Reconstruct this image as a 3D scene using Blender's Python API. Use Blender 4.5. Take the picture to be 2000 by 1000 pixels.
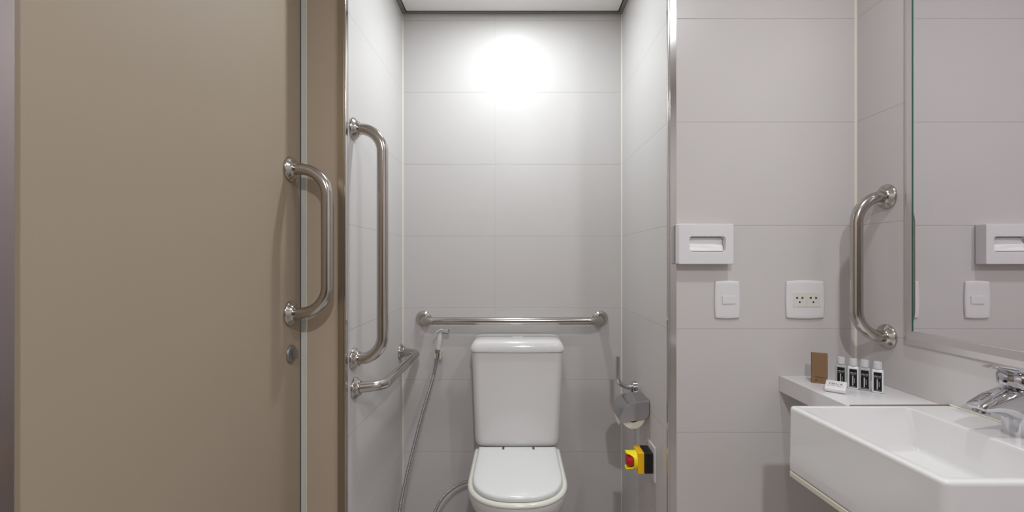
import bpy, bmesh, math, random
from mathutils import Vector, Matrix
PI = math.pi
random.seed(4)
scene = bpy.context.scene
for o in list(bpy.data.objects):
    bpy.data.objects.remove(o)
C = scene.collection

# ------------------------------------------------------------------ camera, world, lights, exposure
CAMH = 1.2
cam_data = bpy.data.cameras.new('camera')
cam = bpy.data.objects.new('camera', cam_data)
C.objects.link(cam)
cam.location = (0, 0, CAMH)
cam.rotation_euler = (PI / 2, 0, 0)
cam_data.sensor_width = 36
cam_data.lens = 16.0
cam_data.shift_x = -0.004
cam_data.shift_y = 0.004
cam_data.clip_start = 0.02
scene.camera = cam

world = bpy.data.worlds.new('world')
scene.world = world
world.use_nodes = True
world.node_tree.nodes['Background'].inputs[0].default_value = (0.8, 0.85, 0.9, 1)
world.node_tree.nodes['Background'].inputs[1].default_value = 0.05

scene.view_settings.view_transform = 'Standard'
scene.view_settings.look = 'None'
scene.view_settings.gamma = 1
scene.view_settings.use_curve_mapping = False
scene.view_settings.exposure = 0.0
scene.cycles.max_bounces = 10
scene.cycles.diffuse_bounces = 6
scene.cycles.glossy_bounces = 6
scene.cycles.use_denoising = True
scene.cycles.sample_clamp_indirect = 6

LAMPS = [  # x, y, z, watts, lens radius, colour
    (-0.02, 1.64, 2.298, 7.5, 0.040, (0.905, 0.985, 1.0)),
    (0.70, 0.66, 2.348, 5.7, 0.034, (0.97, 0.98, 1.0)),
    (0.12, -0.55, 2.348, 22.5, 0.045, (0.97, 0.98, 1.0)),
]
for (x, y, z, w, r, col) in LAMPS:
    ld = bpy.data.lights.new('downlight_lamp', 'AREA')
    ld.shape = 'DISK'
    ld.size = r * 2
    ld.energy = w
    ld.color = col
    lo = bpy.data.objects.new('downlight_lamp', ld)
    lo.location = (x, y, z - 0.006)
    C.objects.link(lo)


# ------------------------------------------------------------------ materials
def srgb(r, g, b):
    f = lambda c: (c / 255 / 12.92) if c / 255 <= 0.04045 else ((c / 255 + 0.055) / 1.055) ** 2.4
    return (f(r), f(g), f(b), 1)


def mat(name, col, rough=0.5, metal=0.0, spec=0.5, coat=0.0, **kw):
    m = bpy.data.materials.new(name)
    m.use_nodes = True
    p = m.node_tree.nodes['Principled BSDF']
    p.inputs['Base Color'].default_value = srgb(*col)
    p.inputs['Roughness'].default_value = rough
    p.inputs['Metallic'].default_value = metal
    p.inputs['Specular IOR Level'].default_value = spec
    p.inputs['Coat Weight'].default_value = coat
    p.inputs['Coat Roughness'].default_value = 0.06
    for k, v in kw.items():
        p.inputs[k.replace('_', ' ')].default_value = v
    return m


def noise_bump(m, scale=(40, 40, 40), strength=0.05, dist=0.001, detail=3, colvar=0.0, rvar=0.0, lowscale=None):
    nt = m.node_tree
    p = nt.nodes['Principled BSDF']
    tc = nt.nodes.new('ShaderNodeTexCoord')
    mp = nt.nodes.new('ShaderNodeMapping')
    mp.inputs['Scale'].default_value = scale
    nz = nt.nodes.new('ShaderNodeTexNoise')
    nz.inputs['Scale'].default_value = 1
    nz.inputs['Detail'].default_value = detail
    nt.links.new(tc.outputs['Object'], mp.inputs['Vector'])
    nt.links.new(mp.outputs['Vector'], nz.inputs['Vector'])
    b = nt.nodes.new('ShaderNodeBump')
    b.inputs['Strength'].default_value = strength
    b.inputs['Distance'].default_value = dist
    nt.links.new(nz.outputs['Fac'], b.inputs['Height'])
    nt.links.new(b.outputs['Normal'], p.inputs['Normal'])
    if colvar:
        src = nz
        if lowscale:
            src = nt.nodes.new('ShaderNodeTexNoise')
            src.inputs['Scale'].default_value = lowscale
            src.inputs['Detail'].default_value = 5
            nt.links.new(tc.outputs['Object'], src.inputs['Vector'])
        mr = nt.nodes.new('ShaderNodeMapRange')
        mr.inputs['To Min'].default_value = 1 - colvar
        mr.inputs['To Max'].default_value = 1 + colvar
        nt.links.new(src.outputs['Fac'], mr.inputs['Value'])
        hv = nt.nodes.new('ShaderNodeHueSaturation')
        hv.inputs['Color'].default_value = p.inputs['Base Color'].default_value
        nt.links.new(mr.outputs['Result'], hv.inputs['Value'])
        nt.links.new(hv.outputs['Color'], p.inputs['Base Color'])
    if rvar:
        mr = nt.nodes.new('ShaderNodeMapRange')
        r0 = p.inputs['Roughness'].default_value
        mr.inputs['To Min'].default_value = r0 - rvar
        mr.inputs['To Max'].default_value = r0 + rvar
        nt.links.new(nz.outputs['Fac'], mr.inputs['Value'])
        nt.links.new(mr.outputs['Result'], p.inputs['Roughness'])
    return m


def tile_mat(name, col, vert=None, rough=0.3, z0=1.307, dz=0.3206, axis='X', grout=(0.80, 0.79, 0.76)):
    """large format wall tile; joints at z0 + n*dz, and at the given positions along one axis (object = world coordinates)"""
    m = mat(name, col, rough, 0, 0.32)
    nt = m.node_tree
    p = nt.nodes['Principled BSDF']
    p.inputs['Coat Roughness'].default_value = 0.16
    L = nt.links.new
    tc = nt.nodes.new('ShaderNodeTexCoord')
    sx = nt.nodes.new('ShaderNodeSeparateXYZ')
    L(tc.outputs['Object'], sx.inputs[0])

    def math_n(op, a, b=None, clamp=False):
        n = nt.nodes.new('ShaderNodeMath')
        n.operation = op
        n.use_clamp = clamp
        for i, v in enumerate((a, b)):
            if v is None:
                continue
            if isinstance(v, (int, float)):
                n.inputs[i].default_value = v
            else:
                L(v, n.inputs[i])
        return n.outputs[0]

    def line(coord, c0, step, half):
        if step:
            t = math_n('SUBTRACT', coord, c0)
            t = math_n('DIVIDE', t, step)
            t = math_n('ADD', t, 0.5)
            t = math_n('FRACT', t)
            t = math_n('SUBTRACT', t, 0.5)
            t = math_n('MULTIPLY', t, step)
        else:
            t = math_n('SUBTRACT', coord, c0)
        t = math_n('ABSOLUTE', t)
        t = math_n('DIVIDE', t, half)
        return math_n('SUBTRACT', 1.0, t, True)      # 1 at the joint, 0 outside

    j = line(sx.outputs['Z'], z0, dz, 0.0014)
    if vert is not None:
        v = line(sx.outputs[axis], vert[0], vert[1], 0.0013)
        v = math_n('MULTIPLY', v, 0.4)
        j = math_n('MAXIMUM', j, v)
    nz = nt.nodes.new('ShaderNodeTexNoise')
    nz.inputs['Scale'].default_value = 3.0
    nz.inputs['Detail'].default_value = 4
    L(tc.outputs['Object'], nz.inputs['Vector'])
    mr = nt.nodes.new('ShaderNodeMapRange')
    mr.inputs['To Min'].default_value = 0.97
    mr.inputs['To Max'].default_value = 1.03
    L(nz.outputs['Fac'], mr.inputs['Value'])
    hv = nt.nodes.new('ShaderNodeHueSaturation')
    hv.inputs['Color'].default_value = srgb(*col)
    L(mr.outputs['Result'], hv.inputs['Value'])
    mx = nt.nodes.new('ShaderNodeMix')
    mx.data_type = 'RGBA'
    mx.blend_type = 'MULTIPLY'
    L(math_n('MULTIPLY', j, 0.62), mx.inputs['Factor'])
    L(hv.outputs['Color'], mx.inputs['A'])
    mx.inputs['B'].default_value = (0.55, 0.53, 0.50, 1)
    L(mx.outputs['Result'], p.inputs['Base Color'])
    nz2 = nt.nodes.new('ShaderNodeTexNoise')
    nz2.inputs['Scale'].default_value = 2.2
    nz2.inputs['Detail'].default_value = 2
    L(tc.outputs['Object'], nz2.inputs['Vector'])
    h = math_n('SUBTRACT', math_n('MULTIPLY', nz2.outputs['Fac'], 0.6), math_n('MULTIPLY', j, 0.6))
    b = nt.nodes.new('ShaderNodeBump')
    b.inputs['Strength'].default_value = 0.4
    b.inputs['Distance'].default_value = 0.002
    L(h, b.inputs['Height'])
    L(b.outputs['Normal'], p.inputs['Normal'])
    return m


TILE = (205, 201, 200)
m_tile_back = tile_mat('alcove back wall tile', TILE, (-0.094, 0), 0.31)
m_tile_side = tile_mat('alcove side wall tile', TILE, None, 0.35)
m_tile_front = tile_mat('wall tile', TILE, None, 0.35)
m_caulk = mat('cream silicone', (222, 221, 205), 0.5)
m_white_paint = mat('ceiling paint', (244, 243, 242), 0.7)
m_gap = mat('grey aluminium angle', (138, 137, 131), 0.45, 0.3)
m_slot_shade = mat('painted slot shade', (30, 30, 30), 0.8)
m_floor = noise_bump(mat('floor tile', (182, 177, 172), 0.35), (8, 8, 8), 0.05, colvar=0.05)
m_door = noise_bump(mat('beige door laminate', (163, 148, 130), 0.55, 0, 0.35), (220, 220, 25), 0.12, 0.0006, 3, colvar=0.035, lowscale=2.0)
m_jamb = noise_bump(mat('brown door jamb laminate', (186, 170, 151), 0.5, 0, 0.35), (200, 200, 20), 0.1, 0.0006, 3, colvar=0.02, lowscale=3.0)
m_rear = mat('darkened unseen rear wall', (96, 82, 74), 0.6)  # unseen wall behind the camera, darkened to give the chrome contrast
m_seal = mat('pale rubber seal', (206, 208, 198), 0.5)
m_steel = noise_bump(mat('satin stainless steel', (192, 187, 181), 0.17, 1.0), (60, 60, 60), 0.02, 0.0005, 2, rvar=0.03)
m_trim = noise_bump(mat('polished stainless trim', (205, 202, 200), 0.13, 1.0), (3, 3, 6), 0.25, 0.002, 2)
m_darkframe = mat('grey steel door frame', (180, 168, 168), 0.2, 1.0)
m_trimb = noise_bump(mat('brushed bronze trim', (170, 156, 136), 0.3, 0.9), (90, 90, 3), 0.1, 0.0008, 2)
m_chrome = mat('chrome', (208, 208, 212), 0.06, 1.0)
m_chrome_soft = mat('soft chrome', (190, 190, 194), 0.14, 1.0)
m_ceramic = mat('white glazed ceramic', (224, 222, 222), 0.12, 0, 0.5, 0.3)
m_hinge = mat('dark chrome hinge caps', (120, 120, 122), 0.25, 1.0)
m_lid = mat('white seat plastic', (236, 237, 236), 0.16, 0, 0.5)
m_ring = mat('ivory seat plastic', (238, 237, 228), 0.16, 0, 0.5)
m_plastic = mat('white plastic', (226, 224, 225), 0.3)
m_ivory = mat('ivory plastic', (220, 218, 210), 0.35)
m_yellowed = mat('aged cream plastic', (214, 210, 194), 0.4)
m_hose = mat('grey braided metal hose', (176, 174, 172), 0.42, 0.85)
m_paper = noise_bump(mat('tissue paper', (243, 243, 243), 0.9, 0, 0.1), (300, 300, 300), 0.2, 0.0004)
m_roll = noise_bump(mat('toilet paper roll', (232, 228, 216), 0.9, 0, 0.1), (200, 200, 200), 0.3, 0.0005)
m_orange = mat('amber yellow plastic', (252, 192, 8), 0.35)
m_yellow = mat('bright yellow plastic', (252, 242, 8), 0.35)
m_red = mat('red plastic', (196, 16, 24), 0.3)
m_black = mat('black plastic', (14, 14, 15), 0.4)
m_shelf = noise_bump(mat('white laminate shelf', (222, 220, 221), 0.28), (60, 60, 60), 0.02)
m_kraft = noise_bump(mat('brown kraft card', (136, 108, 80), 0.75, 0, 0.2), (260, 260, 60), 0.25, 0.0004, 3, colvar=0.06)
m_kraft_ink = mat('dark brown print', (70, 48, 34), 0.7)
m_kraft_red = mat('red brown print', (120, 52, 40), 0.7)
m_ink = mat('black print', (18, 18, 20), 0.5)
m_inkw = mat('white print', (205, 205, 205), 0.5)
m_label = mat('black bottle label', (12, 11, 13), 0.5, 0, 0.3)
m_bottle_w = mat('white lotion bottle', (228, 229, 231), 0.22, 0, 0.5)
m_bottle_c = mat('clear gel bottle', (214, 216, 216), 0.15, 0, 0.5, Transmission_Weight=0.4, IOR=1.33)
m_cap = mat('translucent white cap', (226, 227, 230), 0.3, 0, 0.5, Transmission_Weight=0.25)
m_mirror = mat('mirror silver', (238, 236, 238), 0.0, 1.0)
m_glass_edge = mat('green glass edge', (52, 96, 88), 0.2)
m_frame = mat('satin aluminium frame', (226, 222, 222), 0.42, 1.0)
m_lens = bpy.data.materials.new('downlight lens')
m_lens.use_nodes = True
_p = m_lens.node_tree.nodes['Principled BSDF']
_p.inputs['Emission Color'].default_value = (1, 0.98, 0.96, 1)
_p.inputs['Emission Strength'].default_value = 6
m_gap_shade = mat('brown gap shade', (120, 110, 88), 0.6)
m_button = mat('satin pale chrome', (225, 225, 225), 0.35, 0.4)
m_lock = mat('dull grey lock metal', (140, 138, 134), 0.45, 0.6)


# ------------------------------------------------------------------ mesh helpers
def obj(name, bm, m, parent=None, smooth=35, label=None):
    bmesh.ops.recalc_face_normals(bm, faces=bm.faces[:])
    me = bpy.data.meshes.new(name)
    bm.to_mesh(me)
    bm.free()
    if isinstance(m, (list, tuple)):
        for k in m:
            me.materials.append(k)
    else:
        me.materials.append(m)
    if smooth:
        for p in me.polygons:
            p.use_smooth = True
        me.set_sharp_from_angle(angle=math.radians(smooth))
    o = bpy.data.objects.new(name, me)
    C.objects.link(o)
    if smooth:
        wn = o.modifiers.new('weighted_normals', 'WEIGHTED_NORMAL')
        wn.keep_sharp = True
        wn.weight = 100
    if parent:
        o.parent = parent
        bpy.context.view_layer.update()
        o.matrix_parent_inverse = parent.matrix_world.inverted()
    if label:
        o['label'] = label
    return o


def thing(name, label, cat, loc=(0, 0, 0), rz=0.0, group=None):
    o = bpy.data.objects.new(name, None)
    o.empty_display_size = 0.03
    o.location = loc
    o.rotation_euler = (0, 0, rz)
    C.objects.link(o)
    o['label'] = label
    o['category'] = cat
    if group:
        o['group'] = group
    bpy.context.view_layer.update()
    return o


def tag(o, label, cat, group=None):
    o['label'] = label
    o['category'] = cat
    if group:
        o['group'] = group
    return o


def struct(name, bm, m, smooth=35, label=None):
    o = obj(name, bm, m, None, smooth)
    o['kind'] = 'structure'
    if label:
        o['label'] = label
    return o


def box(bm, x0, x1, y0, y1, z0, z1, bev=0.0, seg=2, mi=0):
    r = bmesh.ops.create_cube(bm, size=1)
    vs = r['verts']
    for v in vs:
        v.co = Vector(((x0 + x1) / 2 + v.co.x * (x1 - x0), (y0 + y1) / 2 + v.co.y * (y1 - y0), (z0 + z1) / 2 + v.co.z * (z1 - z0)))
    es = list({e for v in vs for e in v.link_edges})
    fs = list({f for v in vs for f in v.link_faces})
    for f in fs:
        f.material_index = mi
    if bev:
        bmesh.ops.bevel(bm, geom=es, offset=bev, segments=seg, profile=0.5, affect='EDGES', material=-1)
    return bm


def B(*a, **k):
    return box(bmesh.new(), *a, **k)


def loft(bm, loops, cap0=True, cap1=True, close=True, mi=0):
    rings = [[bm.verts.new(p) for p in lp] for lp in loops]
    n = len(rings[0])
    for a, b in zip(rings[:-1], rings[1:]):
        for i in range(n if close else n - 1):
            f = bm.faces.new((a[i], a[(i + 1) % n], b[(i + 1) % n], b[i]))
            f.material_index = mi
    for flag, r in ((cap0, rings[0]), (cap1, rings[-1])):
        if flag:
            c = Vector((0, 0, 0))
            for v in r:
                c += v.co
            cv = bm.verts.new(c / n)
            for i in range(n):
                f = bm.faces.new((r[i], r[(i + 1) % n], cv))
                f.material_index = mi
    return rings


def rrect(x0, x1, y0, y1, r, z, n=6):
    """rounded rectangle loop in a horizontal plane"""
    pts = []
    for (cx, cy, a0) in ((x1 - r, y1 - r, 0), (x0 + r, y1 - r, PI / 2), (x0 + r, y0 + r, PI), (x1 - r, y0 + r, 1.5 * PI)):
        for k in range(n + 1):
            a = a0 + PI / 2 * k / n
            pts.append(Vector((cx + r * math.cos(a), cy + r * math.sin(a), z)))
    return pts


def circ(c, r, axis='Z', n=32, r2=None):
    r2 = r if r2 is None else r2
    out = []
    for k in range(n):
        a = 2 * PI * k / n
        u, v = r * math.cos(a), r2 * math.sin(a)
        if axis == 'Z':
            out.append(Vector((c[0] + u, c[1] + v, c[2])))
        elif axis == 'X':
            out.append(Vector((c[0], c[1] + u, c[2] + v)))
        else:
            out.append(Vector((c[0] + u, c[1], c[2] + v)))
    return out


def lathe(bm, base, direction, prof, n=36, mi=0, cap0=True, cap1=True):
    """prof = [(distance along direction, radius)]"""
    d = Vector(direction).normalized()
    up = Vector((0, 0, 1)) if abs(d.z) < 0.9 else Vector((1, 0, 0))
    u = d.cross(up).normalized()
    w = d.cross(u)
    base = Vector(base)
    loops = []
    for (t, r) in prof:
        loops.append([base + d * t + (u * math.cos(2 * PI * k / n) + w * math.sin(2 * PI * k / n)) * max(r, 1e-5) for k in range(n)])
    loft(bm, loops, cap0, cap1, mi=mi)


def tube(bm, pts, rad, n=16, caps=True, mi=0):
    pts = [Vector(p) for p in pts]
    T = []
    for i in range(len(pts)):
        a = pts[max(i - 1, 0)]
        b = pts[min(i + 1, len(pts) - 1)]
        T.append((b - a).normalized())
    up = Vector((0, 0, 1)) if abs(T[0].z) < 0.9 else Vector((1, 0, 0))
    u = T[0].cross(up).normalized()
    loops = []
    for i, p in enumerate(pts):
        if i:
            q = T[i - 1].rotation_difference(T[i])
            u = (q @ u)
        u = (u - T[i] * u.dot(T[i])).normalized()
        w = T[i].cross(u)
        r = rad[i] if isinstance(rad, (list, tuple)) else rad
        loops.append([p + (u * math.cos(2 * PI * k / n) + w * math.sin(2 * PI * k / n)) * r for k in range(n)])
    loft(bm, loops, caps, caps, mi=mi)


def fillet(pts, r, n=10):
    """polyline with its corners rounded to arcs"""
    pts = [Vector(p) for p in pts]
    out = [pts[0]]
    for i in range(1, len(pts) - 1):
        a, b, c = pts[i - 1], pts[i], pts[i + 1]
        d1, d2 = (a - b).normalized(), (c - b).normalized()
        ang = d1.angle(d2)
        t = r / math.tan(ang / 2)
        p1, p2 = b + d1 * t, b + d2 * t
        cen = b + (d1 + d2).normalized() * (r / math.sin(ang / 2))
        v1, v2 = p1 - cen, p2 - cen
        tot = v1.angle(v2)
        ax = v1.cross(v2).normalized()
        for k in range(n + 1):
            out.append(cen + Matrix.Rotation(tot * k / n, 3, ax) @ v1)
    out.append(pts[-1])
    return out


def spline(ctrl, per=12):
    P = [Vector(p) for p in ctrl]
    P = [P[0] * 2 - P[1]] + P + [P[-1] * 2 - P[-2]]
    out = []
    for i in range(1, len(P) - 2):
        for k in range(per):
            t = k / per
            a, b, c, d = P[i - 1], P[i], P[i + 1], P[i + 2]
            out.append(0.5 * ((2 * b) + (c - a) * t + (2 * a - 5 * b + 4 * c - d) * t * t + (3 * b - a - 3 * c + d) * t ** 3))
    out.append(P[-2])
    return out


def resample(pts, step):
    out = [pts[0].copy()]
    acc = 0.0
    for a, b in zip(pts[:-1], pts[1:]):
        L = (b - a).length
        t = step - acc
        while t <= L:
            out.append(a.lerp(b, t / L))
            t += step
        acc = L - (t - step)
    return out


def text_mesh(name, body, size, m, parent, loc, ex, ey, extrude=0.0001, align='CENTER', sx=1.0, space=1.0):
    """printed lettering as a thin mesh; ex, ey = directions of the text's x and y axes"""
    cu = bpy.data.curves.new(name, 'FONT')
    cu.body = body
    cu.size = size
    cu.extrude = extrude
    cu.align_x = align
    cu.align_y = 'CENTER'
    cu.space_character = space
    cu.resolution_u = 2
    t = bpy.data.objects.new(name + '_tmp', cu)
    C.objects.link(t)
    dg = bpy.context.evaluated_depsgraph_get()
    dg.update()
    me = bpy.data.meshes.new_from_object(t.evaluated_get(dg))
    bpy.data.objects.remove(t)
    ex = Vector(ex).normalized()
    ey = Vector(ey).normalized()
    ez = ex.cross(ey)
    M = Matrix.Translation(loc) @ Matrix((ex * sx, ey, ez)).transposed().to_4x4()
    me.transform(M)
    me.materials.clear()
    me.materials.append(m)
    me.name = name
    o = bpy.data.objects.new(name, me)
    C.objects.link(o)
    if parent:
        o.parent = parent
        o.matrix_parent_inverse = parent.matrix_world.inverted()
    return o


# ------------------------------------------------------------------ room
XL, XR = -0.506, 0.472          # alcove side walls
YB = 2.03                       # alcove back wall
YF = 1.411                      # wall right of the alcove
YD = 1.352                      # plane of the door jamb
XD = -0.640                     # face of the door
XS = 1.054                      # wall of the mirror and the sink
ZT = 2.36
struct('wall_back', B(XL - 0.1, XR + 0.1, YB, YB + 0.1, 0, ZT), m_tile_back)
struct('wall_alcove_left', B(XL - 0.134, XL, YD + 0.02, YB, 0, ZT), m_tile_side)
struct('wall_alcove_right', B(XR, XR + 0.025, YF, YB, 0, ZT), m_tile_side)
struct('wall_front', B(XR + 0.025, XS, YF, YF + 0.1, 0, ZT), m_tile_front)
struct('wall_right', B(XS, XS + 0.1, -1.1, YF + 0.1, 0, ZT), m_tile_front)
struct('wall_rear', B(-0.9, XS, -1.2, -1.1, 0, ZT), m_rear)
struct('wall_left', B(XD - 0.15, XD, -1.1, 0.50, 0, ZT), m_tile_front)
struct('wall_above_door', B(XD - 0.15, XD, 0.50, YD + 0.02, 2.14, ZT), m_tile_front)
struct('floor', B(-0.9, XS + 0.1, -1.2, YB + 0.1, -0.1, 0), m_floor)
struct('ceiling', B(-0.9, XS + 0.1, -1.2, YB + 0.1, ZT, ZT + 0.1), m_white_paint)
struct('ceiling_alcove', B(XL + 0.021, XR - 0.021, YD + 0.03, YB - 0.021, 2.300, ZT, bev=0.0008, seg=1), m_white_paint)
# grey angle that lines the shadow gap round the alcove ceiling
bm = bmesh.new()
box(bm, XL + 0.0002, XL + 0.0165, YD + 0.03, YB - 0.0002, 2.2972, ZT)
box(bm, XR - 0.0165, XR - 0.0002, YD + 0.03, YB - 0.0002, 2.2972, ZT)
box(bm, XL + 0.0165, XR - 0.0165, YB - 0.0165, YB - 0.0002, 2.2972, ZT)
struct('trim_1', bm, m_gap, 0)
bm = bmesh.new()  # dark strips put into the slot to paint its shade
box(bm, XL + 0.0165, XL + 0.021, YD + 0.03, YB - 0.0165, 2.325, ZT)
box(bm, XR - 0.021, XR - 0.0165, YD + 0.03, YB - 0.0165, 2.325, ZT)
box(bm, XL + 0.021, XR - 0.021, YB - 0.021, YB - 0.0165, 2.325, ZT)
struct('trim_slot_shade', bm, m_slot_shade, 0)
# silicone in the corners


def corner_bead(name, x, y, sx, sy, w=0.0042):
    bm = bmesh.new()
    lo = [Vector((x, y, 0)), Vector((x + sx * w, y, 0)), Vector((x + sx * w * 0.45, y + sy * w * 0.45, 0)), Vector((x, y + sy * w, 0))]
    loft(bm, [lo, [p + Vector((0, 0, 2.30)) for p in lo]])
    struct(name, bm, m_caulk, 0)


corner_bead('trim_3', XL, YB, 1, -1)
corner_bead('trim_4', XR, YB, -1, -1)
corner_bead('trim_5', XS, YF, -1, -1)
# stainless corner trims
bm = bmesh.new()
box(bm, XR + 0.004, XR + 0.0245, YF - 0.0022, YF, 0, ZT, bev=0.0008)
box(bm, XR - 0.0015, XR + 0.003, YF - 0.0012, YF + 0.012, 0, ZT, bev=0.0006)
struct('trim_6', bm, m_trim)
# door side: brown jamb, pale seal, metal edge
struct('trim_7', B(-0.6195, -0.5285, YD, YD + 0.02, 0, 2.30, bev=0.001), m_jamb)
struct('trim_8', B(-0.6375, -0.6200, YD - 0.004, YD + 0.02, 0, 2.14, bev=0.002), m_seal)
bm = bmesh.new()
box(bm, -0.5280, -0.5095, YD - 0.006, YD + 0.02, 0, 2.36, bev=0.001)
struct('trim_9', bm, m_trimb)
bm = bmesh.new()
box(bm, -0.5092, -0.5045, YD - 0.005, YD + 0.012, 0, 2.36, bev=0.0008)
struct('trim_10', bm, m_trim)
struct('trim_11', B(XD - 0.10, XD + 0.012, 0.45, 0.571, 0, 2.14, bev=0.002), m_darkframe)

# ------------------------------------------------------------------ bars
FL = [(0.0, 0.0345), (0.0035, 0.0352), (0.007, 0.0335), (0.011, 0.0285), (0.0165, 0.0235), (0.020, 0.0225), (0.020, 0.0175)]


def grab_bar(t, a, b, nrm, prot, r=0.016, bend=0.055, spread=0.0, part_names=('rail', 'flange')):
    a, b, nrm = Vector(a), Vector(b), Vector(nrm)
    d = (b - a).normalized()
    path = fillet([a + nrm * 0.004, a + nrm * prot + d * spread, b + nrm * prot - d * spread, b + nrm * 0.004], bend, 14)
    bm = bmesh.new()
    tube(bm, path, r, 28)
    obj(part_names[0], bm, m_steel, t, 50)
    for p in (a, b):
        bm = bmesh.new()
        lathe(bm, p, nrm, FL, 40)
        obj(part_names[1], bm, m_steel, t, 50)


# door with its pull and lock
door = bpy.data.objects.new('door_1', None)
door.location = (XD, 0.58, 0)
C.objects.link(door)
door['kind'] = 'structure'
door['label'] = 'beige laminate door with a stainless pull bar and grey lock'
bpy.context.view_layer.update()
obj('door_leaf', B(XD - 0.04, XD, 0.574, YD - 0.0015, 0.008, 2.135, bev=0.0015), m_door, door)
hd = thing('pull_handle', 'x', 'x', (XD, 1.28, 1.05))
for k in ('label', 'category'):
    del hd[k]
hd.parent = door
hd.matrix_parent_inverse = door.matrix_world.inverted()
bpy.context.view_layer.update()
grab_bar(hd, (XD, 1.285, 1.050), (XD, 1.285, 1.457), (1, 0, 0), 0.106, bend=0.075)
bm = bmesh.new()
lathe(bm, (XD, 1.292, 0.9335), (1, 0, 0), [(0, 0.026), (0.003, 0.026), (0.006, 0.0235), (0.0066, 0.010)], 36)
lock = obj('lock', bm, m_lock, door, 40)
obj('thumb_turn', B(XD + 0.0060, XD + 0.021, 1.2865, 1.2975, 0.9205, 0.9465, bev=0.003), m_lock, lock)

t = thing('grab_bar', 'long vertical stainless grab bar on the left alcove wall beside the door jamb', 'grab bar', (XL, 1.41, 0.895))
grab_bar(t, (XL, 1.412, 0.894), (XL, 1.412, 1.607), (1, 0, 0), 0.0915, r=0.0176, bend=0.07)
t = thing('grab_bar', 'horizontal stainless grab bar low on the left alcove wall, running back in depth', 'grab bar', (XL, 1.42, 0.80))
grab_bar(t, (XL, 1.424, 0.800), (XL, 1.985, 0.800), (1, 0, 0), 0.082, r=0.0168, bend=0.055, spread=0.035)
t = thing('grab_bar', 'horizontal stainless grab bar on the back wall above the toilet tank', 'grab bar', (-0.02, YB, 0.94))
grab_bar(t, (-0.411, YB, 0.940), (0.374, YB, 0.940), (0, -1, 0), 0.092, bend=0.05, spread=0.022)
t = thing('grab_bar', 'short vertical stainless grab bar between the wall corner and the mirror', 'grab bar', (XS, 1.29, 0.98))
grab_bar(t, (XS, 1.292, 0.983), (XS, 1.292, 1.380), (-1, 0, 0), 0.0875, bend=0.075)

# ------------------------------------------------------------------ toilet
TX = 0.005
t = thing('toilet', 'white close-coupled toilet with its lid down against the back wall', 'toilet', (TX, 1.75, 0))


def dloop(hw, yb, yf, z, flen=0.17, rb=0.02, p=2.3, n=40, nb=5):
    """D outline: square back, long rounded front"""
    pts = []
    for k in range(nb + 1):
        a = PI / 2 * k / nb
        pts.append(Vector((TX + hw - rb + rb * math.cos(a), yb - rb + rb * math.sin(a), z)))
    for k in range(nb + 1):
        a = PI / 2 + PI / 2 * k / nb
        pts.append(Vector((TX - hw + rb + rb * math.cos(a), yb - rb + rb * math.sin(a), z)))
    ym = yf + flen
    for k in range(n + 1):
        a = PI + PI * k / n
        c, s = math.cos(a), math.sin(a)
        pts.append(Vector((TX + hw * math.copysign(abs(c) ** (2 / p), c), ym + flen * math.copysign(abs(s) ** (2 / p), s), z)))
    return pts


def offs(l, z, d):
    """shrink a loop towards its centre by distance d and set z"""
    c = sum(l, Vector()) / len(l)
    n = len(l)
    out = []
    for i, p in enumerate(l):
        tn = (l[(i + 1) % n] - l[i - 1])
        nr = Vector((tn.y, -tn.x, 0)).normalized()
        if nr.dot(p - c) < 0:
            nr = -nr
        q = p - nr * d
        out.append(Vector((q.x, q.y, z)))
    return out


# bowl
bm = bmesh.new()
loops = [dloop(0.105, 1.98, 1.62, 0.0, 0.14), dloop(0.105, 1.98, 1.62, 0.02, 0.14), dloop(0.10, 1.98, 1.63, 0.10, 0.14),
         dloop(0.115, 1.985, 1.59, 0.20, 0.15), dloop(0.146, 1.99, 1.52, 0.29, 0.16), dloop(0.164, 1.995, 1.468, 0.35, 0.17),
         dloop(0.1715, 2.0, 1.447, 0.385, 0.172), dloop(0.1738, 2.0, 1.439, 0.404, 0.174), dloop(0.1725, 2.0, 1.441, 0.4125, 0.174)]
loft(bm, loops)
obj('bowl', bm, m_ceramic, t, 50)
# seat ring
bm = bmesh.new()
base = dloop(0.1745, 1.872, 1.4345, 0.40, 0.175, rb=0.012)
loft(bm, [offs(base, 0.4130, 0.006), offs(base, 0.4145, 0.001), offs(base, 0.4185, 0.0), offs(base, 0.423, 0.0015), offs(base, 0.4275, 0.006), offs(base, 0.4283, 0.010)])
obj('seat', bm, m_ring, t, 60, label='ivory seat ring under the lid')
# lid
bm = bmesh.new()


def lidl(ins, z):
    return dloop(0.1575 - ins, 1.841 - ins, 1.4445 + ins, z, 0.165 - ins * 0.5, rb=max(0.008 - ins, 0.0015), p=2.45)


loft(bm, [lidl(0.004, 0.4288), lidl(0.0005, 0.431), lidl(0, 0.438), lidl(0.0018, 0.4435), lidl(0.006, 0.4470), lidl(0.012, 0.4484), lidl(0.03, 0.4492), lidl(0.07, 0.4498)])
obj('lid', bm, m_lid, t, 60)
for s in (-1, 1):
    bm = bmesh.new()
    for dy in (0.0, -0.0135):
        bm2 = bmesh.new()
        lathe(bm, (TX + 0.004 + s * 0.060, 1.8215 + dy, 0.4484), (0, 0, 1), [(0, 0.0046), (0.0034, 0.0046), (0.0046, 0.0036), (0.0046, 0.002)], 16)
        bm2.free()
    obj('hinge', bm, m_hinge, t, 40)
# tank
bm = bmesh.new()


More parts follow.
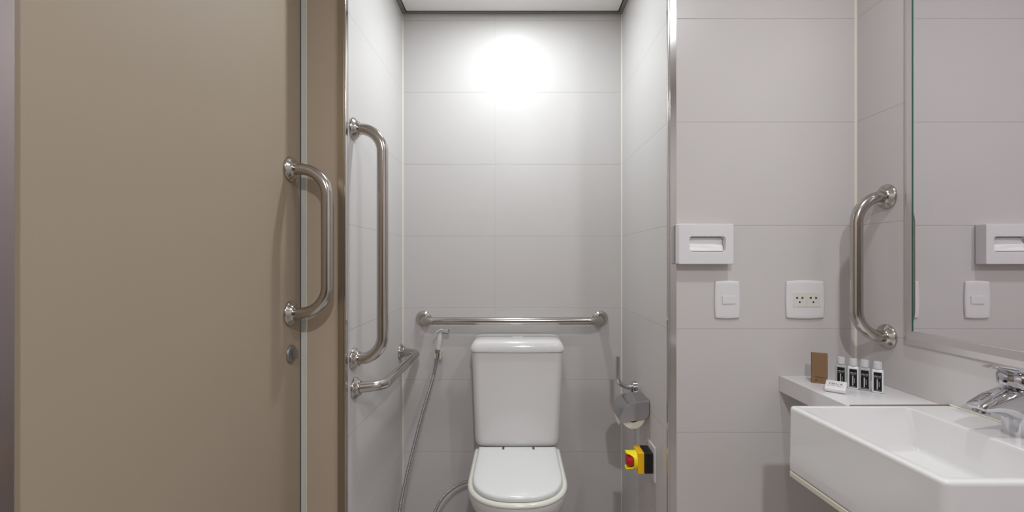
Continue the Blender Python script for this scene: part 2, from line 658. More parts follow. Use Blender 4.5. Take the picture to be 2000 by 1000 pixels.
def tankloop(hw, yf, z, r=0.035, bow=0.006):
    l = rrect(TX - hw, TX + hw, yf, 2.018, r, z, 8)
    # densify: bow the front face outward
    for p in l:
        if p.y < yf + r:
            p.y -= bow * (1 - ((p.x - TX) / hw) ** 2)
    return l


def tank_front(hw, yf, z, r=0.03, bow=0.008, nx=16):
    pts = []
    for k in range(7):
        a = PI / 2 * k / 6
        pts.append(Vector((TX + hw - 0.012 + 0.012 * math.cos(a), 2.018 - 0.012 + 0.012 * math.sin(a), z)))
    for k in range(7):
        a = PI / 2 + PI / 2 * k / 6
        pts.append(Vector((TX - hw + 0.012 + 0.012 * math.cos(a), 2.018 - 0.012 + 0.012 * math.sin(a), z)))
    for k in range(8):
        a = PI + PI / 2 * k / 8
        pts.append(Vector((TX - hw + r + r * math.cos(a), yf + r + r * math.sin(a), z)))
    for k in range(nx + 1):
        x = -hw + r + (2 * hw - 2 * r) * k / nx
        pts.append(Vector((TX + x, yf, z)))
    for k in range(1, 9):
        a = 1.5 * PI + PI / 2 * k / 8
        pts.append(Vector((TX + hw - r + r * math.cos(a), yf + r + r * math.sin(a), z)))
    for p in pts:
        if p.y < yf + r + 0.001:
            p.y -= bow * (1 - ((p.x - TX) / hw) ** 2)
    return pts


rows = [(0.150, 1.875, 0.4385), (0.160, 1.862, 0.4400), (0.1685, 1.853, 0.4465), (0.173, 1.8485, 0.461), (0.1745, 1.8475, 0.477), (0.1755, 1.8475, 0.52), (0.1785, 1.8465, 0.60),
        (0.1825, 1.846, 0.70), (0.1858, 1.846, 0.80), (0.1866, 1.846, 0.8245)]
loft(bm, [tank_front(*r) for r in rows])
obj('tank', bm, m_ceramic, t, 60)
bm = bmesh.new()
rows = [(0.1855, 1.847, 0.8255), (0.192, 1.8425, 0.8262), (0.1935, 1.841, 0.829), (0.1935, 1.841, 0.836), (0.1910, 1.8425, 0.846), (0.186, 1.846, 0.856), (0.180, 1.852, 0.865),
        (0.172, 1.860, 0.870), (0.160, 1.872, 0.8725), (0.13, 1.90, 0.8732)]
loft(bm, [tank_front(*r) for r in rows])
obj('tank_lid', bm, m_ceramic, t, 60)
bm = bmesh.new()
for s in (-1, 1):
    lo = rrect(TX + s * 0.0125 - 0.0118, TX + s * 0.0125 + 0.0118, 1.922, 1.954, 0.008, 0.873, 5)
    loft(bm, [lo, [p + Vector((0, 0, 0.0035)) for p in lo]], False, True)
lo = rrect(TX - 0.028, TX + 0.028, 1.918, 1.958, 0.014, 0.8728, 6)
loft(bm, [lo, [p + Vector((0, 0, 0.0018)) for p in lo]])
obj('flush_button', bm, m_button, t, 40, label='chrome dual flush button')

# ------------------------------------------------------------------ hand bidet with its hose
t = thing('bidet_sprayer', 'white and chrome hand bidet sprayer hanging by its grey metal hose left of the tank', 'bidet sprayer', (-0.342, YB, 0.78))
Y0 = 1.985
# holder clipped to the wall
bm = bmesh.new()
box(bm, -0.355, -0.3285, 2.012, YB - 0.0002, 0.765, 0.800, bev=0.003)
box(bm, -0.356, -0.349, 1.975, 2.014, 0.770, 0.797, bev=0.0025)
box(bm, -0.334, -0.3255, 1.975, 2.014, 0.768, 0.801, bev=0.0025)
obj('holder', bm, m_yellowed, t, 50, label='aged cream wall clip')
bm = bmesh.new()
handle = [(-0.3405, Y0, 0.8105), (-0.3385, Y0, 0.825), (-0.336, Y0, 0.845), (-0.333, Y0, 0.865), (-0.329, Y0, 0.880), (-0.320, Y0, 0.8905)]
tube(bm, spline(handle, 6), [0.0105 + 0.0012 * math.sin(k / 30 * PI) for k in range(31)], 20)
obj('handle', bm, m_plastic, t, 60)
bm = bmesh.new()
lathe(bm, (-0.3245, Y0, 0.8885), (1, -0.12, -0.02), [(0, 0.009), (0.001, 0.0118), (0.022, 0.0122), (0.023, 0.0135), (0.030, 0.0138), (0.031, 0.012), (0.029, 0.010)], 28)
obj('spray_head', bm, m_chrome, t, 40, label='chrome spray head')
bm = bmesh.new()
lv = spline([(-0.358, Y0 - 0.012, 0.863), (-0.3545, Y0 - 0.013, 0.874), (-0.346, Y0 - 0.013, 0.886), (-0.334, Y0 - 0.010, 0.8945), (-0.320, Y0 - 0.004, 0.8995)], 6)
loops = []
for i, p in enumerate(lv):
    a = lv[max(i - 1, 0)]
    b = lv[min(i + 1, len(lv) - 1)]
    tn = (b - a).normalized()
    nr = Vector((-tn.z, 0, tn.x))
    h, w = 0.0034, 0.006 + 0.003 * i / len(lv)
    loops.append([p + nr * h * math.sin(q) + Vector((0, 1, 0)) * w * math.cos(q) for q in [2 * PI * k / 12 for k in range(12)]])
loft(bm, loops)
obj('trigger', bm, m_ivory, t, 60)
bm = bmesh.new()
lathe(bm, (-0.3412, Y0, 0.8115), (-0.13, 0, -1), [(0, 0.0095), (0.001, 0.0108), (0.015, 0.0108), (0.016, 0.009), (0.034, 0.0082)], 20)
obj('hose_nut', bm, m_chrome_soft, t, 40)
hp = spline([(-0.3445, Y0, 0.785), (-0.349, 1.984, 0.750), (-0.366, 1.97, 0.67), (-0.398, 1.945, 0.555), (-0.428, 1.90, 0.42), (-0.452, 1.86, 0.30),
             (-0.466, 1.82, 0.19), (-0.452, 1.80, 0.090), (-0.405, 1.80, 0.045), (-0.365, 1.83, 0.095), (-0.325, 1.87, 0.186), (-0.300, 1.905, 0.214), (-0.265, 1.935, 0.2325), (-0.225, 1.95, 0.246),
             (-0.180, 1.965, 0.252), (-0.150, 1.995, 0.25), (-0.145, 2.028, 0.247)], 30)
hp = resample(hp, 0.0012)
rad = [0.0060 + (0.0006 if (i % 4) in (0, 1) else -0.0004) for i in range(len(hp))]
bm = bmesh.new()
tube(bm, hp, rad, 12)
obj('hose', bm, m_hose, t, 25)

# ------------------------------------------------------------------ toilet paper holder
t = thing('toilet_paper_holder', 'chrome toilet paper holder with a bent cover and upright hook on the right alcove wall', 'toilet paper holder', (XR, 1.70, 0.70))
YR = 1.785
bm = bmesh.new()
lathe(bm, (XR, YR, 0.7010), (-1, 0, 0), [(0, 0.0240), (0.0175, 0.0240), (0.0190, 0.0225), (0.0190, 0.0105), (0.030, 0.0100)], 32)
obj('rosette', bm, m_chrome, t, 40)
bm = bmesh.new()
tube(bm, fillet([(XR - 0.012, YR, 0.7010), (0.4000, YR, 0.7010), (0.3990, YR, 0.8215)], 0.042, 14), 0.0088, 20)
obj('hook', bm, m_chrome, t, 40)
bm = bmesh.new()
box(bm, XR - 0.024, XR - 0.011, YR - 0.014, YR + 0.006, 0.672, 0.700, bev=0.002)
tube(bm, fillet([(XR - 0.0155, YR - 0.004, 0.690), (XR - 0.0155, YR - 0.004, 0.655), (0.4145, YR - 0.004, 0.655), (0.4145, 1.614, 0.655)], 0.012, 6), 0.004, 12)
obj('roll_arm', bm, m_chrome, t, 40)
# bent cover: outline in x,z with thickness, extruded along y; end plate on the camera's side
prof = [(0.4685, 0.7035), (0.440, 0.6985), (0.405, 0.6905), (0.393, 0.6865), (0.383, 0.678), (0.3735, 0.662), (0.367, 0.645), (0.3655, 0.632)]
pf = spline([(x, 0, z) for x, z in prof], 5)
th = 0.0012
inner = []
for i, p in enumerate(pf):
    a = pf[max(i - 1, 0)]
    b = pf[min(i + 1, len(pf) - 1)]
    tn = (b - a).normalized()
    nr = Vector((-tn.z, 0, tn.x))
    if nr.z > 0 or nr.x < 0 and abs(nr.x) > abs(nr.z):
        nr = -nr
    inner.append(p + nr * th)
ring = pf + inner[::-1]
bm = bmesh.new()
loft(bm, [[p + Vector((0, y, 0)) for p in ring] for y in (1.605, 1.732)])
obj('cover', bm, m_chrome_soft, t, 40)
bm = bmesh.new()
pl = [Vector((p.x, 0, p.z)) for p in pf] + [Vector((0.3665, 0, 0.629)), Vector((0.370, 0, 0.627))] + [Vector((x, 0, z)) for x, z in ((0.40, 0.6305), (0.43, 0.6345), (0.449, 0.638), (0.461, 0.644), (0.468, 0.655), (0.4695, 0.67))]
pl = [p for p in pl]
loft(bm, [[p + Vector((0, y, 0)) for p in pl] for y in (1.6035, 1.6048)])
obj('end_plate', bm, m_chrome_soft, t, 30)
bm = bmesh.new()
tube(bm, [p + Vector((0, 1.6035, 0)) for p in pf[:-4]], 0.0011, 8)  # thin tube added along the cover edge to make its bright highlight line
obj('highlight_lip', bm, m_chrome, t, 60)
t = thing('toilet_paper_roll', 'white toilet paper roll hanging inside the chrome holder above the yellow button', 'toilet paper', (0.4155, 1.665, 0.60))
bm = bmesh.new()
lathe(bm, (0.4145, 1.610, 0.6440), (0, 1, 0), [(0, 0.019), (0, 0.0410), (0.0015, 0.0420), (0.1, 0.0420), (0.102, 0.0410), (0.102, 0.019), (0, 0.021)], 48, cap0=False, cap1=False)
obj('roll', bm, m_roll, t, 40)
bm = bmesh.new()
r1 = [Vector(p) for p in ((0.3760, 1.66, 0.652), (0.3725, 1.66, 0.634), (0.3735, 1.66, 0.622), (0.3775, 1.662, 0.614), (0.3830, 1.668, 0.606))]
r2 = [Vector(p) for p in ((0.3760, 1.71, 0.652), (0.3725, 1.722, 0.634), (0.3735, 1.726, 0.616), (0.3780, 1.722, 0.598), (0.3840, 1.706, 0.581))]
th = Vector((0.0006, 0, 0.0))
for a in range(4):
    loft(bm, [[r1[a], r2[a], r2[a] + th, r1[a] + th], [r1[a + 1], r2[a + 1], r2[a + 1] + th, r1[a + 1] + th]])
obj('loose_sheet', bm, m_paper, t, 60)

# ------------------------------------------------------------------ emergency button
t = thing('emergency_button', 'yellow and black emergency call box with red push button on a white plate', 'emergency button', (XR, 1.578, 0.508))
obj('wall_plate', B(XR - 0.006, XR - 0.0002, 1.532, 1.618, 0.449, 0.567, bev=0.0022), m_plastic, t, label='white wall plate')
obj('box_base', B(XR - 0.036, XR - 0.0058, 1.545, 1.612, 0.473, 0.545, bev=0.004, seg=3), m_black, t, label='black rear half of the box')
obj('box_cover', B(XR - 0.0575, XR - 0.0362, 1.5445, 1.6125, 0.4725, 0.5455, bev=0.003, seg=3), m_orange, t, label='amber yellow front half of the box')
cx, cy, cz = XR - 0.0573, 1.578, 0.509
bm = bmesh.new()
N = 64
L_out, L_edge, L_in, L_inb = [], [], [], []
for k in range(N):
    a = 2 * PI * k / N
    s = abs(math.cos(a))                       # 1 at the sides facing +-Y
    cut = 0.024 * max(0.0, min(1.0, (s - 0.45) / 0.4)) ** 0.7
    ln = 0.036 - cut
    R, r = 0.0305, 0.0265
    L_out.append(Vector((cx, cy + R * math.cos(a), cz + R * math.sin(a))))
    L_edge.append(Vector((cx - ln, cy + R * math.cos(a), cz + R * math.sin(a))))
    L_in.append(Vector((cx - ln, cy + r * math.cos(a), cz + r * math.sin(a))))
    L_inb.append(Vector((cx - 0.002, cy + r * math.cos(a), cz + r * math.sin(a))))
loft(bm, [L_out, L_edge, L_in, L_inb])
obj('collar', bm, m_yellow, t, 40, label='bright yellow guard collar with side notches')
bm = bmesh.new()
lathe(bm, (cx - 0.0022, cy, cz), (-1, 0, 0), [(0, 0.010), (0.008, 0.010), (0.0085, 0.0245), (0.013, 0.0248), (0.020, 0.0205), (0.028, 0.019), (0.031, 0.016), (0.032, 0.008)], 36)
obj('push_button', bm, m_red, t, 40, label='red mushroom push button')

# ------------------------------------------------------------------ paper dispenser, switch, socket


def yrect(x0, x1, z0, z1, r, y, n=6):
    return [Vector((p.x, y, p.y)) for p in rrect(x0, x1, z0, z1, r, 0, n)]


t = thing('paper_dispenser', 'white wall paper dispenser with a rounded slot, beside the steel corner trim', 'paper dispenser', (0.568, YF, 1.19))
X0, X1, Z0, Z1 = 0.4915, 0.6578, 1.1876, 1.310
DQ = 0.0095
bm = bmesh.new()
a = dict(x0=X0, x1=X1, z0=Z0, z1=Z1)


def yr(ins, r, y):
    return yrect(X0 + ins, X1 - ins, Z0 + ins, Z1 - ins, r, y)


def yo(ins, r, y):
    return yrect(0.5240 + ins, 0.6340 - ins, 1.2250 + ins, 1.2720 - ins, r, y)


loft(bm, [yr(0, 0.003, YF - 0.0025), yr(0, 0.003, 1.3675 + DQ), yr(0.0006, 0.003, 1.3662 + DQ), yr(0.002, 0.003, 1.3655 + DQ), yo(-0.0015, 0.010, 1.3655 + DQ), yo(0, 0.009, 1.3662 + DQ), yo(0.0005, 0.009, 1.369 + DQ), yo(0.0008, 0.009, 1.400)])
obj('case', bm, m_plastic, t, 40)
# folded tissue
bm = bmesh.new()
nx, nz = 28, 14
g0, g1 = [], []
for j in range(nz + 1):
    for i in range(nx + 1):
        u, v = i / nx, j / nz
        x = 0.5270 + u * 0.1045
        z = 1.2268 + v * 0.0425
        fold = 0.5 + 0.28 * math.sin((v + 0.12 * u) * 5.2) + 0.10 * math.sin(v * 15 + u * 3) + 0.05 * math.sin(u * 9 + v * 4)
        lip = 0.5 * max(0, 1 - v / 0.35)
        y = 1.3970 - 0.010 * fold - 0.009 * lip
        g0.append(bm.verts.new((x, y, z)))
        g1.append(bm.verts.new((x, 1.3995, z)))
for g in (g0, g1):
    for j in range(nz):
        for i in range(nx):
            q = j * (nx + 1) + i
            bm.faces.new((g[q], g[q + 1], g[q + nx + 2], g[q + nx + 1]))
W = nx + 1
for i in range(nx):
    bm.faces.new((g0[i], g0[i + 1], g1[i + 1], g1[i]))
    q = nz * W + i
    bm.faces.new((g0[q], g0[q + 1], g1[q + 1], g1[q]))
for j in range(nz):
    q = j * W
    bm.faces.new((g0[q], g0[q + W], g1[q + W], g1[q]))
    q = j * W + nx
    bm.faces.new((g0[q], g0[q + W], g1[q + W], g1[q]))
tag(obj('tissue', bm, m_paper, None, 180), 'folded white tissue showing in the slot of the wall dispenser', 'tissue')


def bowed_plate(x0, x1, z0, z1, y0, depth, bow):
    """switch plate with slightly bowed sides and a crowned face"""
    bm = bmesh.new()
    cxp, czp, hx, hz = (x0 + x1) / 2, (z0 + z1) / 2, (x1 - x0) / 2, (z1 - z0) / 2

    def lp(ins, y):
        pts = []
        N = 12
        for (ax, s) in (('b', -1), ('r', 1), ('t', 1), ('l', -1)):
            for k in range(N):
                q = -1 + 2 * k / N
                if ax == 'b':
                    p = (q, -1)
                elif ax == 'r':
                    p = (1, q)
                elif ax == 't':
                    p = (-q, 1)
                else:
                    p = (-1, -q)
                px = p[0] * (hx - bow * p[1] ** 2 - ins)
                pz = p[1] * (hz - bow * p[0] ** 2 - ins)
                pts.append(Vector((cxp + px, y, czp + pz)))
        return pts
    loft(bm, [lp(0.001, y0), lp(0, y0 - depth * 0.35), lp(0.0006, y0 - depth * 0.7), lp(0.003, y0 - depth * 0.93), lp(0.010, y0 - depth)])
    return bm


t = thing('light_switch', 'white rectangular wall light switch with one small rocker below the dispenser', 'light switch', (0.6535, YF, 1.078))
obj('switch_plate', bowed_plate(0.6135, 0.6925, 1.0185, 1.1365, YF - 0.0002, 0.007, 0.0025), m_plastic, t, 50)
bm = B(0.6355, 0.677, YF - 0.0095, YF - 0.0055, 1.065, 1.0895, bev=0.0012)
for v in bm.verts:
    if v.co.x < 0.64:
        v.co.y -= 0.0012
obj('rocker', bm, m_plastic, t, 40)

t = thing('wall_socket', 'white square double power socket plate between the light switch and the grab bar', 'power socket', (0.892, YF, 1.078))
obj('socket_plate', bowed_plate(0.8330, 0.9530, 1.0185, 1.1375, YF - 0.0002, 0.008, 0.003), m_plastic, t, 50)
for sx_ in (0.8745, 0.9165):
    md = obj('socket_module', B(sx_ - 0.0208, sx_ + 0.0208, YF - 0.0096, YF - 0.0055, 1.0555, 1.1015, bev=0.0006, seg=1), m_ivory, t, 40)
    bm = bmesh.new()
    ys = YF - 0.00975
    cxm = sx_ - 0.001
    # dark pin openings: two slots joined to round holes and one round earth hole below
    for s in (-1, 1):
        lathe(bm, (cxm + s * 0.0092, ys + 0.0006, 1.0835), (0, -1, 0), [(0, 0.0026), (0.0007, 0.0026)], 14)
        box(bm, cxm + s * 0.0062 - 0.0008, cxm + s * 0.0062 + 0.0008, ys, ys + 0.0006, 1.0798, 1.0872)
        box(bm, cxm + s * 0.0078 - 0.0016, cxm + s * 0.0078 + 0.0016, ys, ys + 0.0005, 1.0826, 1.0844)
    lathe(bm, (cxm, ys + 0.0006, 1.0705), (0, -1, 0), [(0, 0.0028), (0.0007, 0.0028)], 14)
    obj('pin_holes', bm, m_black, md, 0, label='black pin openings')

# ------------------------------------------------------------------ mirror
t = thing('wall_mirror', 'tall frameless-looking mirror in a satin aluminium frame above the sink', 'mirror', (XS, 0.8, 1.0))
t['label'] = 'tall mirror in a satin aluminium frame on the wall above the sink'
MY0, MY1, MZ0, MZ1 = 0.42, 1.191, 1.013, 2.02
XM = 1.0395


def xr(d, x):
    return [Vector((x, MY0 - d, MZ0 - d)), Vector((x, MY1 + d, MZ0 - d)), Vector((x, MY1 + d, MZ1 + d)), Vector((x, MY0 - d, MZ1 + d))]


bm = bmesh.new()
loft(bm, [xr(-0.001, XM + 0.003), xr(-0.001, XM + 0.0005), xr(0.0045, XM + 0.0005), xr(0.0045, XM + 0.003)], True, False)
bm.free()
bm = bmesh.new()
fo = [xr(0.0006, XM + 0.004), xr(0.0006, XM + 0.0006), xr(0.0014, XM), xr(0.021, XM), xr(0.0225, XM + 0.001), xr(0.036, XM + 0.008), xr(0.0385, XM + 0.0105), xr(0.0385, XS - 0.0002), xr(0.0006, XS - 0.0002)]
rings = loft(bm, fo, False, False)
n = 4
for i in range(n):
    bm.faces.new((rings[-1][i], rings[-1][(i + 1) % n], rings[0][(i + 1) % n], rings[0][i]))
obj('frame', bm, m_frame, t, 25)
for y_ in (MY0 - 0.0048, MY1 + 0.0008):
    obj('glass_edge', B(XM - 0.0012, XM + 0.012, y_, y_ + 0.0028, MZ0, MZ1), m_glass_edge, t, 0, label='green edge of the glass')
bm = bmesh.new()
loft(bm, [xr(0.0, XM + 0.0125), xr(0.0, XM)], True, False)
vs = [bm.verts.new(p) for p in xr(0.0, XM)]
bm.faces.new(vs)
obj('mirror_glass', bm, m_mirror, t, 0)

# ------------------------------------------------------------------ shelf
ZS = 0.842
o = obj('corner_shelf', B(0.815, XS - 0.0005, 1.1085, YF - 0.0005, ZS - 0.048, ZS, bev=0.0012), m_shelf)
tag(o, 'white laminate shelf in the wall corner behind the sink, carrying the toiletries', 'shelf')

# ------------------------------------------------------------------ sink
t = thing('sink', 'white rectangular wall-hung ceramic sink below the mirror', 'sink', (0.86, 0.91, 0.69))
SX0, SX1, SY0, SY1, ZR = 0.671, XS - 0.0006, 0.722, 1.104, 0.848


def sk(ins, z, r=0.012, insr=None):
    return rrect(SX0 + ins, SX1 - (ins if insr is None else insr), SY0 + ins, SY1 - ins, max(r, 0.001), z, 8)


def ib(x0, x1, y0, y1, r, z):
    return rrect(x0, x1, y0, y1, r, z, 8)


bm = bmesh.new()
bx0, bx1, by0, by1 = 0.691, 0.940, 0.741, 1.086
loops = [sk(0.004, 0.694, 0.008), sk(0.0005, 0.695, 0.010), sk(-0.001, 0.700, 0.012), sk(-0.001, 0.72, 0.012), sk(0.0, 0.80, 0.012), sk(0.0, ZR - 0.008, 0.012), sk(0.0006, ZR - 0.004, 0.0115),
         sk(0.0025, ZR - 0.0012, 0.010), sk(0.0055, ZR, 0.009),
         ib(bx0 - 0.0055, bx1 + 0.0055, by0 - 0.0055, by1 + 0.0055, 0.010, ZR), ib(bx0 - 0.0015, bx1 + 0.0015, by0 - 0.0015, by1 + 0.0015, 0.009, ZR - 0.0015),
         ib(bx0, bx1, by0, by1, 0.009, ZR - 0.006), ib(bx0 + 0.004, bx1 - 0.002, by0 + 0.010, by1 - 0.012, 0.010, ZR - 0.048),
         ib(bx0 + 0.007, bx1 - 0.004, by0 + 0.016, by1 - 0.021, 0.012, ZR - 0.080), ib(bx0 + 0.010, bx1 - 0.007, by0 + 0.020, by1 - 0.026, 0.013, ZR - 0.0885),
         ib(bx0 + 0.018, bx1 - 0.014, by0 + 0.030, by1 - 0.038, 0.012, ZR - 0.0935), ib(bx0 + 0.05, bx1 - 0.05, by0 + 0.08, by1 - 0.09, 0.012, ZR - 0.0965)]


def basin_taper(bm):
    for v in bm.verts:
        u = max(0, min(1, (SX1 - v.co.x) / (SX1 - SX0)))
        w = (v.co.y - SY0) / (SY1 - SY0)
        v.co.x += u * (0.010 - 0.021 * w)


loft(bm, loops)
basin_taper(bm)
obj('basin', bm, m_ceramic, t, 45)
bm = bmesh.new()
loft(bm, [sk(0.004, 0.6785, 0.010), sk(-0.001, 0.6805, 0.012), sk(-0.001, 0.6905, 0.012), sk(0.003, 0.6932, 0.010)])
basin_taper(bm)
obj('base_strip', bm, m_yellowed, t, 40, label='aged cream strip under the basin')
bm = bmesh.new()
lathe(bm, ((bx0 + bx1) / 2, (by0 + by1) / 2, ZR - 0.097), (0, 0, 1), [(0, 0.022), (0.0025, 0.022), (0.003, 0.018), (0.001, 0.016)], 28)
obj('drain', bm, m_chrome, t, 40, label='chrome drain')
bm = bmesh.new()
tube(bm, [(XS - 0.003, 0.732, ZR + 0.001), (XS - 0.003, 0.9, ZR + 0.0012), (XS - 0.003, 1.102, ZR + 0.001)], 0.0024, 8)
obj('silicone_seam', bm, m_caulk, t, 60)
bm = bmesh.new()  # brown bead added to draw the shaded gap between sink and shelf
tube(bm, [(0.812, 1.1062, 0.8462), (0.90, 1.1062, 0.8466), (XS - 0.002, 1.1062, 0.8470)], 0.0022, 8)
obj('gap_shade', bm, m_gap_shade, t, 60, label='brownish strip painted as shade in the gap between sink and shelf')

# ------------------------------------------------------------------ faucet
FX, FY = 1.0125, 0.915
t = thing('faucet', 'chrome single-lever basin faucet at the right edge of the picture', 'faucet', (FX, FY, ZR))
bm = bmesh.new()
lathe(bm, (FX, FY, ZR), (0, 0, 1), [(0, 0.0262), (0.003, 0.0265), (0.012, 0.0255), (0.028, 0.0262), (0.045, 0.0285), (0.065, 0.0295), (0.082, 0.0275), (0.092, 0.024), (0.0955, 0.0215)], 40)
# spout as lofted ellipses running towards -X
secs = [(FX + 0.004, 0.908, 0.034, 0.0265), (0.992, 0.9125, 0.0325, 0.0262), (0.978, 0.9145, 0.0275, 0.0255), (0.964, 0.9145, 0.0222, 0.0245), (0.950, 0.9125, 0.0182, 0.0235),
        (0.941, 0.910, 0.0150, 0.0220), (0.932, 0.9078, 0.0115, 0.0205), (0.9245, 0.9070, 0.0075, 0.0180), (0.9205, 0.9075, 0.0034, 0.0150), (0.919, 0.9080, 0.0010, 0.010)]
loops = []
for (x, z, hz, hy) in secs:
    sl = 0.0
    loops.append([Vector((x + sl, FY + hy * math.copysign(abs(math.cos(q)) ** 0.8, math.cos(q)), z + hz * math.copysign(abs(math.sin(q)) ** 0.8, math.sin(q)))) for q in [2 * PI * k / 32 for k in range(32)]])
loft(bm, loops)
obj('body', bm, m_chrome, t, 60)
bm = bmesh.new()
lathe(bm, (0.9375, FY, 0.9045), (-0.30, 0, -1), [(0, 0.0136), (0.010, 0.0138), (0.0125, 0.0134), (0.0125, 0.0115), (0.009, 0.0110)], 28)
obj('aerator', bm, m_chrome_soft, t, 40)
bm = bmesh.new()
lathe(bm, (FX, FY, 0.9440), (0, 0, 1), [(0, 0.0225), (0.002, 0.0235), (0.003, 0.0305), (0.006, 0.0325), (0.018, 0.034), (0.026, 0.033), (0.032, 0.027), (0.035, 0.015)], 36)
obj('cartridge_cap', bm, m_chrome, t, 50)
bm = bmesh.new()
lathe(bm, (FX - 0.0335, FY - 0.004, 0.9575), (-1, 0, 0), [(0, 0.0028), (0.0012, 0.0028)], 12)
obj('screw_hole', bm, m_black, t, 40)
bm = bmesh.new()
lp = spline([(0.940, FY - 0.004, 0.9868), (0.955, FY - 0.003, 0.9862), (0.972, FY - 0.001, 0.9835), (0.990, FY, 0.9795), (1.012, FY, 0.9735), (1.034, FY, 0.9655), (1.044, FY, 0.957)], 6)
loops = []
for i, p in enumerate(lp):
    u = i / (len(lp) - 1)
    h = 0.0014 + 0.0085 * min(1, u * 1.6)
    w = 0.004 + 0.020 * min(1, (u + 0.02) * 2.2) ** 0.6
    if u > 0.85:
        h *= 1 - (u - 0.85) * 3
        w *= 1 - (u - 0.85) * 2
    loops.append([p + Vector((0, w * math.cos(q), h * math.sin(q))) for q in [2 * PI * k / 24 for k in range(24)]])
loft(bm, loops)
obj('lever', bm, m_chrome, t, 60)

# ------------------------------------------------------------------ toiletries on the shelf


def local_dirs(rz):
    return Vector((math.cos(rz), math.sin(rz), 0)), Vector((0, 0, 1)), Vector((math.sin(rz), -math.cos(rz), 0))


def bottle(x, y, rz, mbody, label):
    t = thing('toiletry_bottle', label, 'bottle', (x, y, ZS), rz, 'small bottles on the corner shelf')
    ex, ez, fr = local_dirs(rz)
    R = Matrix.Translation((x, y, ZS)) @ Matrix.Rotation(rz, 4, 'Z')
    bm = bmesh.new()
    hw, hd = 0.0128, 0.0090

    def l(i, z, r=0.0045):
        return [R @ p for p in rrect(-hw + i, hw - i, -hd + i, hd - i, r, z, 5)]
    loft(bm, [l(0.0015, 0.0003), l(0.0003, 0.0012), l(0, 0.003), l(0, 0.058), l(0.0006, 0.0605), l(0.003, 0.0628, 0.004), l(0.0045, 0.0634, 0.004)])
    obj('bottle_body', bm, mbody, t, 45)
    bm = bmesh.new()
    prof = [(0, 0.0085), (0.0012, 0.0100), (0.0035, 0.0102), (0.0045, 0.0102), (0.017, 0.0096), (0.0195, 0.0090), (0.0203, 0.0075)]
    lathe(bm, (x, y, ZS + 0.0634), (0, 0, 1), prof, 28)
    obj('cap', bm, m_cap, t, 45)
    # printed label: black panel, white lettering
    bm = bmesh.new()
    pts = [(-0.0086, 0.005), (0.0086, 0.005), (0.0086, 0.0555), (-0.0086, 0.0555)]
    lo = [R @ Vector((px, -hd - 0.00002, pz)) for px, pz in pts]
    loft(bm, [lo, [p + fr * 0.00025 for p in lo]])
    lb = obj('printed_label', bm, m_label, t, 0, label='black label with white lettering')
    c = Vector((x, y, ZS)) + fr * (hd + 0.0003)
    text_mesh('lettering', 'MELIÁ', 0.0052, m_inkw, lb, c + ez * 0.0445, ex, ez, space=1.05)
    bm = bmesh.new()

    def bar(u0, u1, v0, v1):
        lo = [c + ex * a_ + ez * b_ for a_, b_ in ((u0, v0), (u1, v0), (u1, v1), (u0, v1))]
        loft(bm, [lo, [p + fr * 0.0001 for p in lo]])
    v = 0.0100
    rnd = random.Random(int(x * 1000))
    while v < 0.036:
        h = rnd.choice((0.0010, 0.0014, 0.0018))
        bar(-0.0022, 0.0004, v, v + h)
        v += h + 0.0004
    v = 0.017
    while v < 0.030:
        h = rnd.choice((0.0006, 0.0009, 0.0012))
        bar(0.0026, 0.0036, v, v + h)
        v += h + 0.0005
    for k in range(9):
        bar(-0.0062 + k * 0.0014, -0.0052 + k * 0.0014, 0.0070, 0.0079)
    for k in range(10):
        bar(-0.0066 + k * 0.0013, -0.0058 + k * 0.0013, 0.0402, 0.0407)
    obj('small_print', bm, m_inkw, lb, 0)
    return t


bottle(0.9225, 1.292, -0.64, m_bottle_c, 'clear toiletry bottle with black label, leftmost of the four, behind the soap')
bottle(0.9405, 1.270, -0.64, m_bottle_w, 'white lotion bottle with black label, second from the left in the row')
bottle(0.9605, 1.254, -0.64, m_bottle_c, 'clear toiletry bottle with black label between two white lotion bottles')
bottle(0.9785, 1.232, -0.64, m_bottle_w, 'white lotion bottle with black label, rightmost and nearest of the four')

# kraft box
rz = -0.50
x, y = 0.8845, 1.328
t = thing('kraft_box', 'small upright brown kraft cardboard box on the shelf left of the bottles', 'box', (x, y, ZS), rz)
R = Matrix.Translation((x, y, ZS)) @ Matrix.Rotation(rz, 4, 'Z')
ex, ez, fr = local_dirs(rz)
bm = B(-0.0198, 0.0198, -0.0095, 0.0095, 0.0002, 0.0860, bev=0.0006, seg=1)
bm.transform(R)
obj('carton', bm, m_kraft, t, 30)
bm = B(-0.0194, 0.0194, -0.0091, 0.0093, 0.0861, 0.0866)
bm.transform(R)
obj('tuck_flap', bm, m_kraft, t, 0)
c = Vector((x, y, ZS)) + fr * 0.00955
bm = bmesh.new()
for (v, u0, u1) in ((0.0185, -0.0120, 0.0145), (0.0160, -0.0085, 0.0090)):
    u = u0
    rnd = random.Random(5)
    while u < u1:
        w = rnd.choice((0.0007, 0.0011, 0.0016))
        lo = [c + ex * a_ + ez * b_ for a_, b_ in ((u, v), (u + w, v), (u + w, v + 0.0012), (u, v + 0.0012))]
        loft(bm, [lo, [p + fr * 0.0001 for p in lo]])
        u += w + 0.0004
lathe(bm, c + ex * -0.0085 + ez * 0.0085, fr, [(0, 0.0024), (0.0001, 0.0024)], 16)
obj('printed_lines', bm, m_kraft_ink, t, 0, label='dark small print and round mark')
bm = bmesh.new()
u = -0.0045
rnd = random.Random(8)
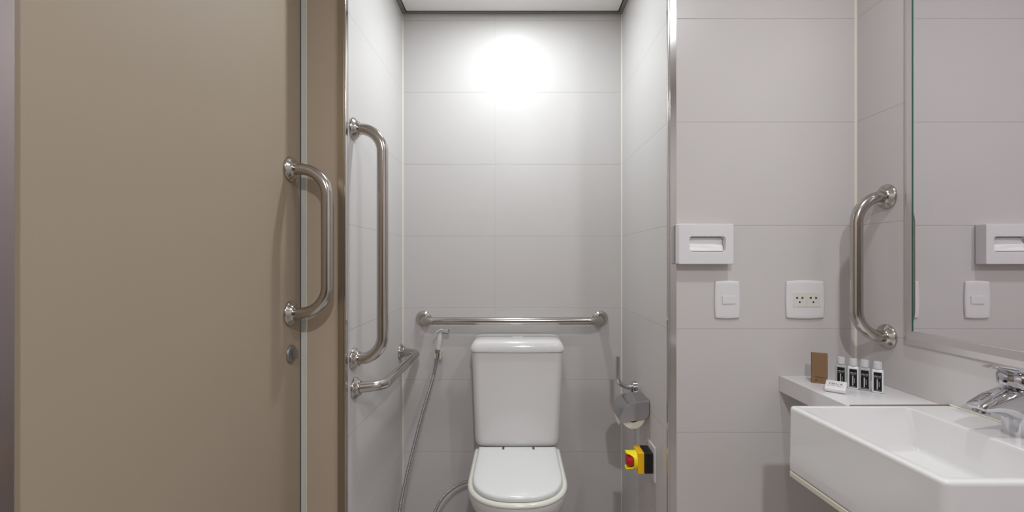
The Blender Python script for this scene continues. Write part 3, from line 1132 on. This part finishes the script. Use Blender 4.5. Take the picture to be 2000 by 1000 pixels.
while u < 0.0125:
    w = rnd.choice((0.0009, 0.0014))
    lo = [c + ex * a_ + ez * b_ for a_, b_ in ((u, 0.0075), (u + w, 0.0075), (u + w, 0.0095), (u, 0.0095))]
    loft(bm, [lo, [p + fr * 0.0001 for p in lo]])
    u += w + 0.0005
obj('printed_name', bm, m_kraft_red, t, 0, label='red brown small print')

# soap packet leaning on the box and the bottle
rz = -0.73
sx_, sy_ = 0.8590, 1.2260
t = thing('soap_packet', 'flat white soap packet with black lettering leaning in front of the bottles', 'soap', (sx_, sy_, ZS), rz)
tilt = math.radians(24)
R = Matrix.Translation((sx_, sy_, ZS + 0.0004)) @ Matrix.Rotation(rz, 4, 'Z') @ Matrix.Rotation(tilt, 4, 'X')
bm = bmesh.new()
W2, D2, H2 = 0.0245, 0.042, 0.011


def sp(i, z):
    return [R @ p for p in rrect(-W2 + i, W2 - i, 0 + i, D2 - i, 0.003, z, 4)]


loft(bm, [sp(0.002, 0), sp(0.0004, 0.0015), sp(0, 0.0045), sp(0.0, 0.0070), sp(0.0012, 0.0100), sp(0.004, 0.0110)])
obj('wrapper', bm, m_plastic, t, 40)
ex = (R.to_3x3() @ Vector((1, 0, 0)))
ey = (R.to_3x3() @ Vector((0, 1, 0)))
text_mesh('lettering', 'MELIÁ', 0.0105, m_ink, t, R @ Vector((0.000, 0.0245, 0.0111)), ex, ey, sx=1.0, space=1.12)
text_mesh('small_lettering', 'HOTELS & RESORTS', 0.0037, m_ink, t, R @ Vector((0.000, 0.0160, 0.0111)), ex, ey, sx=1.0, space=1.05)

# ------------------------------------------------------------------ downlights
names = ['round recessed downlight in the alcove ceiling above the toilet', 'round recessed downlight in the ceiling over the sink', 'round recessed downlight in the ceiling over the open middle of the room']
for (x, y, z, w, r, col), nm in zip(LAMPS, names):
    t = thing('downlight', nm, 'ceiling light', (x, y, z + 0.002))
    bm = bmesh.new()
    lathe(bm, (x, y, z + (0.002 if z < 2.31 else 0.012)), (0, 0, -1), [(0, r + 0.014), (0.003, r + 0.014), (0.0045, r + 0.008), (0.004, r + 0.001), (0.001, r + 0.001)], 40)
    obj('bezel', bm, m_white_paint, t)
    bm = bmesh.new()
    lathe(bm, (x, y, z + 0.0015 if z < 2.31 else z + 0.0115), (0, 0, -1), [(0, r), (0.0012, r)], 40)
    obj('lens', bm, m_lens, t)
